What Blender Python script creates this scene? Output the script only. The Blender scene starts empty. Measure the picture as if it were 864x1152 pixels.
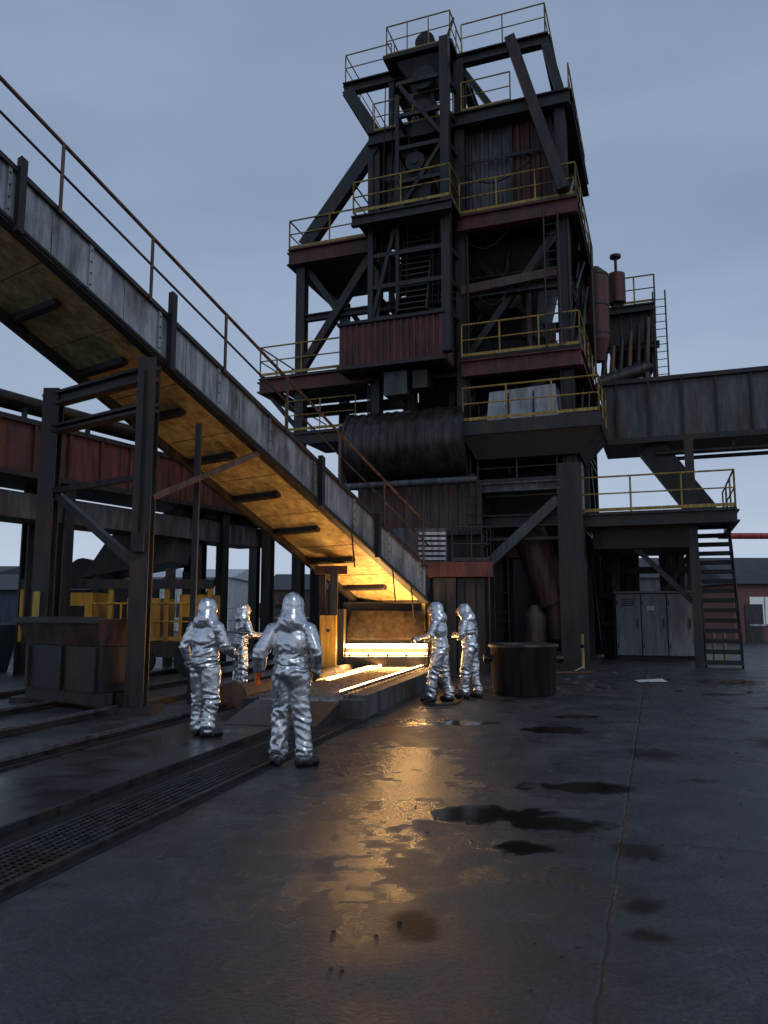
import bpy, math, random
from mathutils import Vector, Matrix, noise
random.seed(7)
scene=bpy.context.scene
scene.view_settings.view_transform='Standard'
scene.view_settings.look='None'
scene.view_settings.exposure=0
V=Vector

# ------------------------------------------------------------------ materials
def newmat(name):
    m=bpy.data.materials.new(name); m.use_nodes=True
    nt=m.node_tree; b=nt.nodes['Principled BSDF']
    return m,nt,b
def N(nt,t,**k):
    n=nt.nodes.new(t)
    for a,v in k.items(): setattr(n,a,v)
    return n
def ramp(nt,src,stops):
    r=N(nt,'ShaderNodeValToRGB'); e=r.color_ramp.elements
    while len(e)<len(stops): e.new(0.5)
    for i,(p,c) in enumerate(stops):
        e[i].position=p; e[i].color=(c[0],c[1],c[2],1) if hasattr(c,'__len__') else (c,c,c,1)
    nt.links.new(src,r.inputs[0]); return r.outputs[0]
def noisetex(nt,scale,detail=5,mapscale=(1,1,1),rough=.6,dist=0):
    tc=N(nt,'ShaderNodeTexCoord'); mp=N(nt,'ShaderNodeMapping'); mp.inputs['Scale'].default_value=mapscale
    nt.links.new(tc.outputs['Object'],mp.inputs[0])
    n=N(nt,'ShaderNodeTexNoise'); n.inputs['Scale'].default_value=scale; n.inputs['Detail'].default_value=detail
    n.inputs['Roughness'].default_value=rough; n.inputs['Distortion'].default_value=dist
    nt.links.new(mp.outputs[0],n.inputs['Vector']); return n.outputs['Fac']
def mixc(nt,f,a,b,mode='MIX'):
    m=N(nt,'ShaderNodeMix',data_type='RGBA',blend_type=mode)
    if hasattr(f,'links'): nt.links.new(f,m.inputs[0])
    else: m.inputs[0].default_value=f
    for i,x in ((6,a),(7,b)):
        if hasattr(x,'links'): nt.links.new(x,m.inputs[i])
        else: m.inputs[i].default_value=(x[0],x[1],x[2],1)
    return m.outputs[2]
def bump(nt,b,src,strength,dist=.02):
    n=N(nt,'ShaderNodeBump'); n.inputs['Strength'].default_value=strength; n.inputs['Distance'].default_value=dist
    nt.links.new(src,n.inputs['Height']); nt.links.new(n.outputs[0],b.inputs['Normal']); return n
def weather(name,base,rust=(.07,.03,.018),amt=.5,rough=(.4,.75),metal=.2,sc=1.0,bmp=.3,dirt=.35):
    m,nt,b=newmat(name)
    n1=noisetex(nt,1.1*sc,5,(1,1,.35),.68)
    n2=noisetex(nt,5*sc,4,(1.4,1.4,.16),.65)
    lo=.72-.3*amt
    f1=ramp(nt,n1,[(lo-.08,0),(lo+.1,1)])
    col=mixc(nt,f1,base,rust)
    st=ramp(nt,n2,[(.35,dirt),(.65,1.15)])
    col=mixc(nt,1.0,col,st,'MULTIPLY')
    nt.links.new(col,b.inputs['Base Color'])
    r=ramp(nt,n2,[(.3,rough[0]),(.7,rough[1])]); nt.links.new(r,b.inputs['Roughness'])
    b.inputs['Metallic'].default_value=metal
    return m
STEEL=weather('dark_steel',(.029,.030,.033),(.066,.034,.022),.55,(.35,.65),.25)
STEEL2=weather('blackened_steel',(.015,.015,.0165),(.030,.019,.014),.45,(.45,.75),.1)
GREY=weather('weathered_grey_steel',(.33,.345,.36),(.10,.085,.075),.55,(.35,.6),.35,1,.25,.42)
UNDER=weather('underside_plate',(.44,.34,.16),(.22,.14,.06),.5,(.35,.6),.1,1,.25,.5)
OXIDE=weather('red_oxide_paint',(.115,.034,.029),(.048,.022,.018),.5,(.45,.75),.1)
PANEL=weather('brown_sheet_panel',(.085,.062,.055),(.10,.036,.028),.65,(.4,.7),.2)
PANELG=weather('grey_sheet_panel',(.10,.104,.113),(.08,.045,.034),.5,(.4,.7),.25)
YEL=weather('yellow_paint',(.36,.25,.05),(.12,.07,.03),.45,(.45,.7),0,2,.2,.45)
YELB=weather('yellow_machine_paint',(.60,.32,.03),(.12,.06,.02),.3,(.4,.6),0,1,.15,.5)
CAB=weather('cabinet_grey',(.24,.25,.26),(.13,.10,.07),.4,(.4,.6),.1,1,.15,.55)
TARP=weather('pale_tarpaulin',(.32,.35,.38),(.18,.18,.18),.4,(.5,.7),0,1,.4,.6)
PIPE=weather('rusty_pipe',(.13,.07,.045),(.05,.03,.022),.5,(.4,.7),.3)
ROLL=weather('roller_steel',(.32,.29,.26),(.14,.10,.07),.4,(.2,.42),.75,2,.2,.6)
CONC=weather('dirty_concrete',(.11,.11,.108),(.05,.047,.044),.6,(.5,.8),0)
RUB=weather('black_rubber',(.012,.012,.013),(.02,.02,.02),.3,(.5,.7),0)
BLUE=weather('blue_paint',(.03,.06,.10),(.03,.03,.03),.3,(.5,.7),0)
WHITE=weather('white_sheet',(.6,.62,.64),(.4,.4,.4),.3,(.5,.7),0)
ROOF=weather('dark_roof',(.06,.062,.068),(.04,.04,.04),.4,(.6,.8),0)
REDP=weather('red_pipe_paint',(.50,.05,.04),(.2,.04,.03),.3,(.5,.6),0)
DRUM=weather('drum_steel',(.060,.054,.053),(.050,.028,.021),.5,(.3,.5),.45)
def simple(name,c,r=.5,metal=0,em=None,es=0):
    m,nt,b=newmat(name)
    n=noisetex(nt,14,2); col=mixc(nt,ramp(nt,n,[(.35,0),(.65,1)]),c,[x*.7 for x in c]); nt.links.new(col,b.inputs['Base Color'])
    b.inputs['Roughness'].default_value=r; b.inputs['Metallic'].default_value=metal
    if em: b.inputs['Emission Color'].default_value=(*em,1); b.inputs['Emission Strength'].default_value=es
    return m
SKIN=simple('skin',(.45,.27,.19),.5)
ORANGE=simple('orange_glove',(.95,.17,.015),.5)
DARKG=simple('dark_glove',(.04,.04,.042),.6)
BOOT=simple('black_boot',(.015,.015,.016),.45)
EYE=simple('eye_dark',(.02,.015,.012),.3)
LIPS=simple('lips',(.30,.12,.10),.5)
GLASS=simple('window_glass',(.02,.03,.04),.08)
LITW=simple('pale_window',(.5,.52,.5),.3,0,(.6,.7,.8),.25)
PAPER=simple('paper',(.7,.7,.68),.7)
BLACK=simple('pit_black',(.006,.006,.006),.9)
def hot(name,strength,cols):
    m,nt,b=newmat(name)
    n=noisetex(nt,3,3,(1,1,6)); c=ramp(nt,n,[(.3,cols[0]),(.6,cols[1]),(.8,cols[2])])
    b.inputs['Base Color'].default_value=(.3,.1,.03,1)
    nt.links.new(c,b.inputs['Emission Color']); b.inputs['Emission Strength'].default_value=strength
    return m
HOT=hot('glowing_steel',66,((1,.52,.16),(1,.58,.21),(1,.64,.27)))
STRIPGLOW=hot('added_strip_glow',75,((1,.50,.15),(1,.56,.20),(1,.62,.25)))  # emission of the added strips, raised to brighten the conveyor underside
# aluminised suit
m,nt,b=newmat('aluminised_fabric'); SUIT=m
n1=noisetex(nt,9,4,(1,1,1),.6,.8)
nt.links.new(ramp(nt,n1,[(.3,(.52,.54,.57)),(.7,(.80,.82,.84))]),b.inputs['Base Color'])
nt.links.new(ramp(nt,n1,[(.3,.22),(.7,.34)]),b.inputs['Roughness']); b.inputs['Metallic'].default_value=.9
bump(nt,b,n1,.3,.02)
# brick
m,nt,b=newmat('red_brick'); BRICK=m
tc=N(nt,'ShaderNodeTexCoord'); br=N(nt,'ShaderNodeTexBrick'); br.inputs['Scale'].default_value=3
br.inputs['Color1'].default_value=(.22,.07,.05,1); br.inputs['Color2'].default_value=(.16,.05,.04,1); br.inputs['Mortar'].default_value=(.2,.18,.17,1)
mp=N(nt,'ShaderNodeMapping'); mp.inputs['Rotation'].default_value=(math.radians(90),0,0)
nt.links.new(tc.outputs['Object'],mp.inputs[0]); nt.links.new(mp.outputs[0],br.inputs['Vector']); nt.links.new(br.outputs['Color'],b.inputs['Base Color']); b.inputs['Roughness'].default_value=.8
# ground
m,nt,b=newmat('wet_asphalt'); ASPH=m
mid=noisetex(nt,1.3,6,(1,1,1),.72,.4); fine=noisetex(nt,34,4,(1,1,1),.8)
att=N(nt,'ShaderNodeAttribute'); att.attribute_name='stain'; sc_=N(nt,'ShaderNodeSeparateColor'); nt.links.new(att.outputs['Color'],sc_.inputs[0])
PU,WE,MU=sc_.outputs[0],sc_.outputs[1],sc_.outputs[2]
col=ramp(nt,mid,[(.28,(.022,.023,.025)),(.5,(.042,.042,.044)),(.72,(.088,.086,.083))])
col=mixc(nt,1,col,ramp(nt,fine,[(.35,.45),(.65,1.55)]),'MULTIPLY')
tc=N(nt,'ShaderNodeTexCoord'); sep=N(nt,'ShaderNodeSeparateXYZ')
mp=N(nt,'ShaderNodeMapping'); mp.inputs['Rotation'].default_value=(0,0,math.radians(19.2)); mp.inputs['Location'].default_value=(.28,0,0)
nt.links.new(tc.outputs['Object'],mp.inputs[0]); 
wob=N(nt,'ShaderNodeVectorMath',operation='MULTIPLY_ADD'); nz=N(nt,'ShaderNodeTexNoise'); nz.inputs['Scale'].default_value=3; nz.inputs['Detail'].default_value=5
nt.links.new(tc.outputs['Object'],nz.inputs['Vector']); nt.links.new(nz.outputs['Color'],wob.inputs[0]); wob.inputs[1].default_value=(.06,.06,0); nt.links.new(mp.outputs[0],wob.inputs[2])
nt.links.new(wob.outputs[0],sep.inputs[0])
def joint(out,off,period,w):
    a=N(nt,'ShaderNodeMath',operation='ADD'); nt.links.new(out,a.inputs[0]); a.inputs[1].default_value=off+1000*period
    mo=N(nt,'ShaderNodeMath',operation='MODULO'); nt.links.new(a.outputs[0],mo.inputs[0]); mo.inputs[1].default_value=period
    s=N(nt,'ShaderNodeMath',operation='SUBTRACT'); nt.links.new(mo.outputs[0],s.inputs[0]); s.inputs[1].default_value=period/2
    ab=N(nt,'ShaderNodeMath',operation='ABSOLUTE'); nt.links.new(s.outputs[0],ab.inputs[0])
    l=N(nt,'ShaderNodeMapRange'); nt.links.new(ab.outputs[0],l.inputs[0]); l.inputs[1].default_value=w*.5; l.inputs[2].default_value=w*1.6; l.inputs[3].default_value=.85; l.inputs[4].default_value=0
    return l.outputs[0]
jx=joint(sep.outputs[0],3.0-0.02,6.0,.010); jy=joint(sep.outputs[1],1.5,5.0,.008)
jm=N(nt,'ShaderNodeMath',operation='MAXIMUM'); nt.links.new(jx,jm.inputs[0]); nt.links.new(jy,jm.inputs[1])
col=mixc(nt,jm.outputs[0],col,(.010,.010,.010))
col=mixc(nt,PU,col,(.013,.010,.008)); col=mixc(nt,MU,col,(.014,.009,.007))
nt.links.new(col,b.inputs['Base Color'])
rr=ramp(nt,mid,[(.34,.26),(.5,.40),(.66,.58)])
rr=mixc(nt,WE,rr,(.15,.15,.15)); rr=mixc(nt,PU,rr,(.08,.08,.08)); rr=mixc(nt,MU,rr,(.45,.45,.45)); nt.links.new(rr,b.inputs['Roughness'])
si=N(nt,'ShaderNodeMath',operation='MULTIPLY_ADD'); nt.links.new(MU,si.inputs[0]); si.inputs[1].default_value=-.4; si.inputs[2].default_value=.5; nt.links.new(si.outputs[0],b.inputs['Specular IOR Level'])
hs=N(nt,'ShaderNodeMath',operation='MULTIPLY_ADD'); nt.links.new(fine,hs.inputs[0]); hs.inputs[1].default_value=1.0; nt.links.new(mid,hs.inputs[2])
h2=N(nt,'ShaderNodeMath',operation='SUBTRACT'); nt.links.new(hs.outputs[0],h2.inputs[0]); nt.links.new(jm.outputs[0],h2.inputs[1])
bn=bump(nt,b,h2.outputs[0],.6,.03)
st=N(nt,'ShaderNodeMath',operation='MULTIPLY_ADD'); nt.links.new(PU,st.inputs[0]); st.inputs[1].default_value=-.66; st.inputs[2].default_value=.70; nt.links.new(st.outputs[0],bn.inputs['Strength'])
# steel floor plate
m,nt,b=newmat('tread_plate'); PLATE=m
n1=noisetex(nt,1.2,5,(1,1,1),.65,.5)
tc=N(nt,'ShaderNodeTexCoord'); mp=N(nt,'ShaderNodeMapping'); mp.inputs['Rotation'].default_value=(0,0,math.radians(59.5)); nt.links.new(tc.outputs['Object'],mp.inputs[0])
ck=N(nt,'ShaderNodeTexChecker'); ck.inputs['Scale'].default_value=28; nt.links.new(mp.outputs[0],ck.inputs['Vector'])
nt.links.new(ramp(nt,n1,[(.35,(.032,.032,.034)),(.65,(.085,.082,.08))]),b.inputs['Base Color'])
nt.links.new(ramp(nt,n1,[(.35,.2),(.65,.45)]),b.inputs['Roughness']); b.inputs['Metallic'].default_value=.4
bump(nt,b,ck.outputs['Fac'],.6,.01)

# ------------------------------------------------------------------ builder
def ident(a,b,z): return V((a,b,z))
def tower(a,b,z): return V((5.85+.94*a+.342*b, 23.6-.342*a+.94*b, z))
def track(s,t,z): return V((.968*s+.25*t, -.25*s+.968*t, z))
class Obj:
    def __init__(s,name,fr=ident): s.name=name; s.fr=fr; s.parts={}
    def add(s,part,vs,fs,mat,smooth=False,world=False):
        P=s.parts.setdefault(part,dict(v=[],f=[],m=[],s=[],mats=[]))
        if mat not in P['mats']: P['mats'].append(mat)
        mi=P['mats'].index(mat); o=len(P['v'])
        P['v']+= [V(v) if world else s.fr(*v) for v in vs]
        for f in fs: P['f'].append(tuple(i+o for i in f)); P['m'].append(mi); P['s'].append(smooth)
    def box(s,part,a,b,mat):
        x0,y0,z0=a;x1,y1,z1=b
        s.add(part,[(x0,y0,z0),(x1,y0,z0),(x1,y1,z0),(x0,y1,z0),(x0,y0,z1),(x1,y0,z1),(x1,y1,z1),(x0,y1,z1)],
          [(0,3,2,1),(4,5,6,7),(0,1,5,4),(1,2,6,5),(2,3,7,6),(3,0,4,7)],mat)
    def hexa(s,part,bot,top,mat):
        s.add(part,list(bot)+list(top),[(0,3,2,1),(4,5,6,7),(0,1,5,4),(1,2,6,5),(2,3,7,6),(3,0,4,7)],mat)
    def _beamw(s,part,p,q,w,h,mat,off=(0,0)):
        d=(q-p); 
        if d.length<1e-5: return
        d=d.normalized(); up=V((0,0,1)) if abs(d.z)<.95 else s._side
        r=d.cross(up).normalized(); u=r.cross(d).normalized()
        c=r*off[0]+u*off[1]
        vs=[]
        for e in (p,q):
            for sx,sy in ((-1,-1),(1,-1),(1,1),(-1,1)): vs.append(e+c+r*(sx*w/2)+u*(sy*h/2))
        s.add(part,vs,[(0,1,2,3),(7,6,5,4),(0,4,5,1),(1,5,6,2),(2,6,7,3),(3,7,4,0)],mat,world=True)
    @property
    def _side(s): return (s.fr(0,1,0)-s.fr(0,0,0)).normalized()
    def beam(s,part,p,q,w,h,mat): s._beamw(part,s.fr(*p),s.fr(*q),w,h,mat)
    def ibeam(s,part,p,q,w,h,mat,t=.05):
        p=s.fr(*p);q=s.fr(*q)
        s._beamw(part,p,q,w,t,mat,(0,h/2-t/2)); s._beamw(part,p,q,w,t,mat,(0,-h/2+t/2)); s._beamw(part,p,q,t*.8,h-2*t,mat)
    def cyl(s,part,p,q,r,mat,n=12,r2=None,caps=True):
        p=s.fr(*p);q=s.fr(*q); r2=r if r2 is None else r2
        d=(q-p).normalized(); up=V((0,0,1)) if abs(d.z)<.9 else V((1,0,0))
        x=d.cross(up).normalized(); y=x.cross(d)
        c=[(math.cos(2*math.pi*i/n),math.sin(2*math.pi*i/n)) for i in range(n)]
        A=[p+(x*a+y*b_)*r for a,b_ in c]; B=[q+(x*a+y*b_)*r2 for a,b_ in c]
        s.add(part,A+B,[(i,(i+1)%n,n+(i+1)%n,n+i) for i in range(n)],mat,True,True)
        if caps:
            s.add(part,A,[tuple(range(n))[::-1]],mat,False,True); s.add(part,B,[tuple(range(n))],mat,False,True)
    def hose(s,part,pts,r,mat,n=8,sub=6):
        P=[V(p) for p in pts]; out=[]
        for i in range(len(P)-1):
            p0=P[max(0,i-1)];p1=P[i];p2=P[i+1];p3=P[min(len(P)-1,i+2)]
            for k in range(sub):
                t=k/sub; out.append(.5*((2*p1)+(p2-p0)*t+(2*p0-5*p1+4*p2-p3)*t*t+(3*p1-p0-3*p2+p3)*t**3))
        out.append(P[-1])
        for a,b_ in zip(out,out[1:]): s.cyl(part,tuple(a),tuple(b_),r,mat,n,caps=False)
    def rail(s,part,pts,mat,h=1.1,sp=1.5,r=.03,toe=True):
        for p,q in zip(pts,pts[1:]):
            P=V(p);Q=V(q);L=(Q-P).length;n=max(1,round(L/sp))
            for i in range(n+1):
                e=P.lerp(Q,i/n); s.cyl(part,tuple(e),(e.x,e.y,e.z+h),r,mat,6,caps=False)
            for hh in (h,h*.52): s.cyl(part,(P.x,P.y,P.z+hh),(Q.x,Q.y,Q.z+hh),r*(1 if hh==h else .8),mat,6,caps=False)
            if toe: s.beam(part,(P.x,P.y,P.z+.07),(Q.x,Q.y,Q.z+.07),.012,.10,mat)
    def stairs(s,part,p,q,w,mat,step=.24,side=(1,0,0),rmat=None,th=.04):
        P=V(p);Q=V(q);n=max(2,int(abs(Q.z-P.z)/step)); sd=V(side)
        for k in (-.5,.5):
            a=P+sd*(w*k); b_=Q+sd*(w*k); s.beam(part,tuple(a),tuple(b_),.05,.26,mat)
            if rmat:
                s.cyl(part,(a.x,a.y,a.z+1),(b_.x,b_.y,b_.z+1),.03,rmat,6)
                for i in range(0,6): e=a.lerp(b_,i/5); s.cyl(part,tuple(e),(e.x,e.y,e.z+1),.025,rmat,6)
        for i in range(n):
            e=P.lerp(Q,(i+.5)/n); a=e-sd*(w*.48); b_=e+sd*(w*.48)
            s.beam(part,tuple(a),tuple(b_),.27,th,mat)
    def ladder(s,part,p,z1,mat,w=.45,ax=(1,0)):
        x,y,z=p; dx,dy=ax[0]*w/2,ax[1]*w/2
        for k in (-1,1): s.cyl(part,(x+k*dx,y+k*dy,z),(x+k*dx,y+k*dy,z1),.03,mat,6)
        n=int((z1-z)/.3)
        for i in range(n): s.cyl(part,(x-dx,y-dy,z+.15+i*.3),(x+dx,y+dy,z+.15+i*.3),.018,mat,5)
    def corr(s,part,p,q,z0,z1,mat,pitch=.3,dep=.05):
        P=V((p[0],p[1],0));Q=V((q[0],q[1],0));L=(Q-P).length;n=max(1,int(L/pitch));d=(Q-P)/L; nn=V((d.y,-d.x,0))
        prof=[]
        for i in range(n):
            for f,o in ((0,0),(.4,0),(.5,1),(.9,1)): prof.append(((i+f)*L/n,o*dep))
        prof.append((L,0))
        vs=[];fs=[]
        for x,o in prof:
            e=P+d*x+nn*o; vs+=[(e.x,e.y,z0),(e.x,e.y,z1)]
        for i in range(len(prof)-1): fs.append((2*i,2*i+2,2*i+3,2*i+1))
        s.add(part,vs,fs,mat)
    def finish(s):
        allv=[v for P in s.parts.values() for v in P['v']]
        c=V(((min(v.x for v in allv)+max(v.x for v in allv))/2,(min(v.y for v in allv)+max(v.y for v in allv))/2,min(v.z for v in allv)))
        em=bpy.data.objects.new(s.name,None); em.location=c; em.empty_display_size=.3; scene.collection.objects.link(em)
        for pn,P in s.parts.items():
            me=bpy.data.meshes.new(pn); me.from_pydata([v-c for v in P['v']],[],P['f'])
            for mt in P['mats']: me.materials.append(mt)
            me.polygons.foreach_set('material_index',P['m']); me.polygons.foreach_set('use_smooth',P['s']); me.update()
            o=bpy.data.objects.new(pn,me); o.parent=em; scene.collection.objects.link(o)
        s.em=em
        return em
def sheet(name,vs,mat,z):
    me=bpy.data.meshes.new(name); me.from_pydata([(x,y,z) for x,y in vs],[],[tuple(range(len(vs)))]); me.materials.append(mat); me.update()
    if me.polygons[0].normal.z<0: me.flip_normals()
    o=bpy.data.objects.new(name,me); scene.collection.objects.link(o); return o

# ------------------------------------------------------------------ ground (one sheet; finer grid near the work area carries puddle / wetness / mud masks)
PUD=[(.75,6.42,.55,.26,0),(1.3,6.15,.34,.22,0),(1.85,7.35,.5,.24,0),(3.05,9.0,.30,.42,1),(5.0,9.7,.6,.4,1),(.14,4.2,.10,.16,1),(.97,5.52,.25,.15,0),
    (1.78,5.45,.18,.24,1),(1.42,4.48,.10,.12,1),(1.33,4.1,.13,.08,1),(8.8,18.2,1.6,.9,0),(11.5,16.5,1.6,1.1,0),(2.35,10.9,.45,.3,0),(1.1,11.6,.5,.25,0),(3.0,7.7,.22,.12,1),(7.0,13.4,.8,.3,1),(3.7,17.8,.6,.25,0),(3.1,12.3,.5,.2,0),(4.2,7.4,.35,.12,1),(6.8,15.6,.7,.25,0)]
def axis(lo,a,b_,st,hi,far):
    L=[a+i*st for i in range(int((b_-a)/st)+1)]
    return [-far,-200,-60,-25]+[x for x in (lo,) if x<a]+L+[x for x in (hi,) if x>b_]+[60,200,far]
xs=axis(-9,-5,9,.05,14,900); ys=axis(-3,3.4,20,.05,24,900)
me=bpy.data.meshes.new('ground'); nx=len(xs)
me.from_pydata([(x,y,0) for y in ys for x in xs],[],[(j*nx+i,j*nx+i+1,(j+1)*nx+i+1,(j+1)*nx+i) for j in range(len(ys)-1) for i in range(nx-1)])
ca=me.color_attributes.new('stain','FLOAT_COLOR','POINT'); buf=[]
def sm(a,b_,x):
    t=min(1,max(0,(x-a)/(b_-a))); return t*t*(3-2*t)
for y in ys:
    for x in xs:
        p=0; q=0
        if -6<x<14 and 3<y<23:
            nn=None
            for cx,cy,rx,ry,mu in PUD:
                dx=(x-cx)/rx; dy=(y-cy)/ry; d=dx*dx+dy*dy
                if d<4:
                    if nn is None: nn=noise.noise(V((x*2.2,y*2.2,1)))*.8+noise.noise(V((x*6,y*6,5)))*.6+noise.noise(V((x*15,y*15,9)))*.4
                    k=sm(1.2,.7,math.sqrt(d)+nn*.75) if not mu else sm(1.3,.55,math.sqrt(d)+nn*.9)*.85
                    if mu: q=max(q,k)
                    else: p=max(p,k)
        w=0
        if -5<x<14 and 3<y<23:
            n2=noise.noise(V((x*.9,y*.9,3)))+.6*noise.noise(V((x*2.4,y*2.4,8)))+.6*noise.noise(V((x*7,y*7,2)))+.25*noise.noise(V((x*16,y*16,4)))
            fall=max(0,1-math.hypot((x+.35-.03*(y-7))/1.35,(y-6.8)/4.4))
            w=max(sm(-.1,.3,n2+fall*1.0-.40), .75*sm(.1,.6,n2+.25*sm(3,9,x)))
        buf+= [p,w,q,1]
ca.data.foreach_set('color',buf); me.materials.append(ASPH); me.update()
scene.collection.objects.link(bpy.data.objects.new('ground',me))
def trsheet(name,s0,s1,t0,t1,mat,z): return sheet(name,[tuple(track(s_,t_,0).xy) for s_,t_ in ((s0,t0),(s1,t0),(s1,t1),(s0,t1))],mat,z)
o=Obj('plate_walkway',track)
t=-3
while t<11.3:
    o.box('plates',(-5.62,t,.0),(-4.16,t+1.485,.05+random.uniform(-.004,.004)),PLATE); t+=1.5
o.beam('edge_angle',(-4.13,-3,.035),(-4.13,12,.035),.03,.07,STEEL); o.beam('edge_angle',(-5.66,-3,.035),(-5.66,12,.035),.03,.07,STEEL)
o.finish()
trsheet('channel_shade_sheet',-4.11,-3.2,-3,12.2,BLACK,.005)  # flat black sheet; its colour stands for the shade inside a recessed channel
o=Obj('floor_grating',track)
for s_ in [-3.78+.065*i for i in range(8)]: o.box('bars',(s_-.004,-2,.008),(s_+.004,11.4,.036),PANELG)
t=-2
while t<11.4: o.box('cross_bars',(-3.8,t,.01),(-3.3,t+.008,.034),STEEL); t+=.055
for s_ in (-3.82,-3.29): o.box('frame',(s_-.02,-2,.0),(s_+.02,11.4,.04),STEEL)
o.finish()
trsheet('slot_shade_sheet',-6.1,-5.7,-3,13,BLACK,.005)  # black sheet lying on the ground, painted shade of a slot without depth
for s_ in (-5.9,-7.4,-8.9,-10.8):
    o=Obj('steel_rail',track); o.box('foot',(s_-.07,-4,.008),(s_+.07,30,.025),STEEL); o.box('web',(s_-.012,-4,.025),(s_+.012,30,.08),STEEL); o.box('head',(s_-.035,-4,.08),(s_+.035,30,.12),PANELG); o.finish()

# ------------------------------------------------------------------ roller table + hot slab
o=Obj('roller_table',track)
o.box('side_kerb',(-3.58,11.7,0),(-3.30,18.3,.34),CONC)
o.box('side_kerb',(-5.15,11.2,0),(-4.98,18.3,.30),STEEL)
o.box('bed',(-4.97,11.3,0),(-3.6,18.3,.10),STEEL2)
t=11.5
while t<18.2:
    o.cyl('rollers',(-4.97,t,.24),(-3.6,t,.24),.10,ROLL,16); t+=.24
o.hexa('ramp',[(-4.97,10.2,0),(-3.6,10.2,0),(-3.6,11.28,0),(-4.97,11.28,0)],[(-4.97,10.2,.06),(-3.6,10.2,.06),(-3.6,11.28,.28),(-4.97,11.28,.28)],PLATE)
o.box('kerb_end_block',(-3.62,11.3,0),(-3.26,11.69,.30),CONC)
o.cyl('guide_rail',(-3.66,11.5,.38),(-3.66,18.3,.38),.03,ROLL,8)
o.cyl('guide_rail',(-4.9,12,.36),(-4.9,18.3,.36),.03,ROLL,8)
o.finish()
o=Obj('added_glow_strips',track)
o.box('bar',(-3.83,12.0,.345),(-3.795,18.3,.37),STRIPGLOW); o.box('bar',(-4.80,14.2,.345),(-4.775,18.3,.365),STRIPGLOW); o.finish()  # added emissive strips: bright glint along the rollers, also lights the conveyor underside
o=Obj('hot_steel_slab')
o.box('slab',(-.93,19.15,.77),(1.06,19.72,.83),HOT); o.box('slab_lower',(-.93,19.0,.61),(1.06,19.25,.635),HOT); o.finish()
o=Obj('furnace_mouth')
o.box('sill',(-.95,18.85,0),(1.12,20.8,.56),STEEL); o.box('slab_rest',(-.95,19.27,.561),(1.12,20.8,.74),STEEL2); o.box('back',(-1.1,20.8,0),(1.25,22.4,1.9),STEEL2)
o.box('cheek',(-1.25,18.9,0),(-.98,21,1.7),STEEL); o.box('cheek',(1.15,19.3,0),(1.3,21,1.7),STEEL)
o.hexa('hood',[(-.97,19.85,.96),(1.09,19.85,.96),(1.09,19.95,.92),(-.97,19.95,.92)],[(-.85,20.5,1.66),(.97,20.5,1.66),(.97,20.6,1.64),(-.85,20.6,1.64)],DRUM)
for i in range(5): o.box('divider',(-.86+.46*i,18.96,.562),(-.82+.46*i,18.998,.65),STEEL)
o.box('post',(-1.3,18.6,0),(-1.12,18.8,2.7),STEEL); o.box('post',(-1.62,19.2,0),(-1.46,19.4,2.6),STEEL)
o.beam('lintel',(-1.7,18.9,2.65),(-.9,18.9,2.65),.2,.2,OXIDE)
o.finish()
o=Obj('yellow_control_box'); o.box('body',(-1.5,18.15,.35),(-1.12,18.4,1.55),YELB); o.box('door',(-1.46,18.13,.45),(-1.16,18.148,1.45),YELB); o.box('leg',(-1.42,18.2,0),(-1.2,18.35,.35),STEEL); o.cyl('button',(-1.3,18.1,1.2),(-1.3,18.13,1.2),.04,BOOT,10); o.finish()
o=Obj('rusty_pipe_section',track); o.cyl('pipe',(-5.75,12.2,.2),(-5.5,18.8,.2),.2,PIPE,20); o.cyl('flange',(-5.75,12.15,.2),(-5.745,12.25,.2),.26,PIPE,20)
o.cyl('flange',(-5.62,15.5,.2),(-5.615,15.6,.2),.26,PIPE,20); o.box('cradle',(-6,13,0),(-5.45,13.2,.1),STEEL); o.box('cradle',(-6,17,0),(-5.4,17.2,.1),STEEL); o.finish()
o=Obj('cooling_hose'); o.hose('hose',[(.86,14.4,1.05),(.82,14.5,.7),(.95,14.3,.12),(.7,14.0,.03),(.9,13.6,.03),(1.3,13.9,.03),(1.5,15.2,.03),(1.25,17.2,.03),(1.35,20.8,.03)],.018,RUB); o.finish()

o=Obj('feeder_station')
o.box('cabinet',(1.35,20.9,0),(1.95,22.3,2.55),STEEL); o.box('cabinet_b',(2.0,21.1,0),(2.75,22.5,2.55),STEEL)
for x in (1.65,2.2,2.5): o.box('door_seam',(x,20.885 if x<2 else 21.085,.2),(x+.03,20.897 if x<2 else 21.097,2.4),BLACK)
o.box('red_beam',(1.0,20.8,2.58),(2.95,22.5,2.98),OXIDE)
o.box('louvre_box',(.25,21.3,2.95),(1.75,22.6,3.95),PANELG)
for i in range(6): o.box('louvres',(.95,21.22,3.06+i*.14),(1.7,21.3,3.13+i*.14),WHITE)
o.rail('rail',[(1.85,20.85,2.98),(2.9,20.85,2.98),(2.9,22.4,2.98)],STEEL,h=.95,sp=.7,r=.025)
o.cyl('conduit',(2.85,20.95,0),(2.85,20.95,2.6),.03,PIPE,8); o.box('yellow_strip',(1.0,20.7,.9),(1.1,20.78,1.9),YEL)
o.finish()

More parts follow.
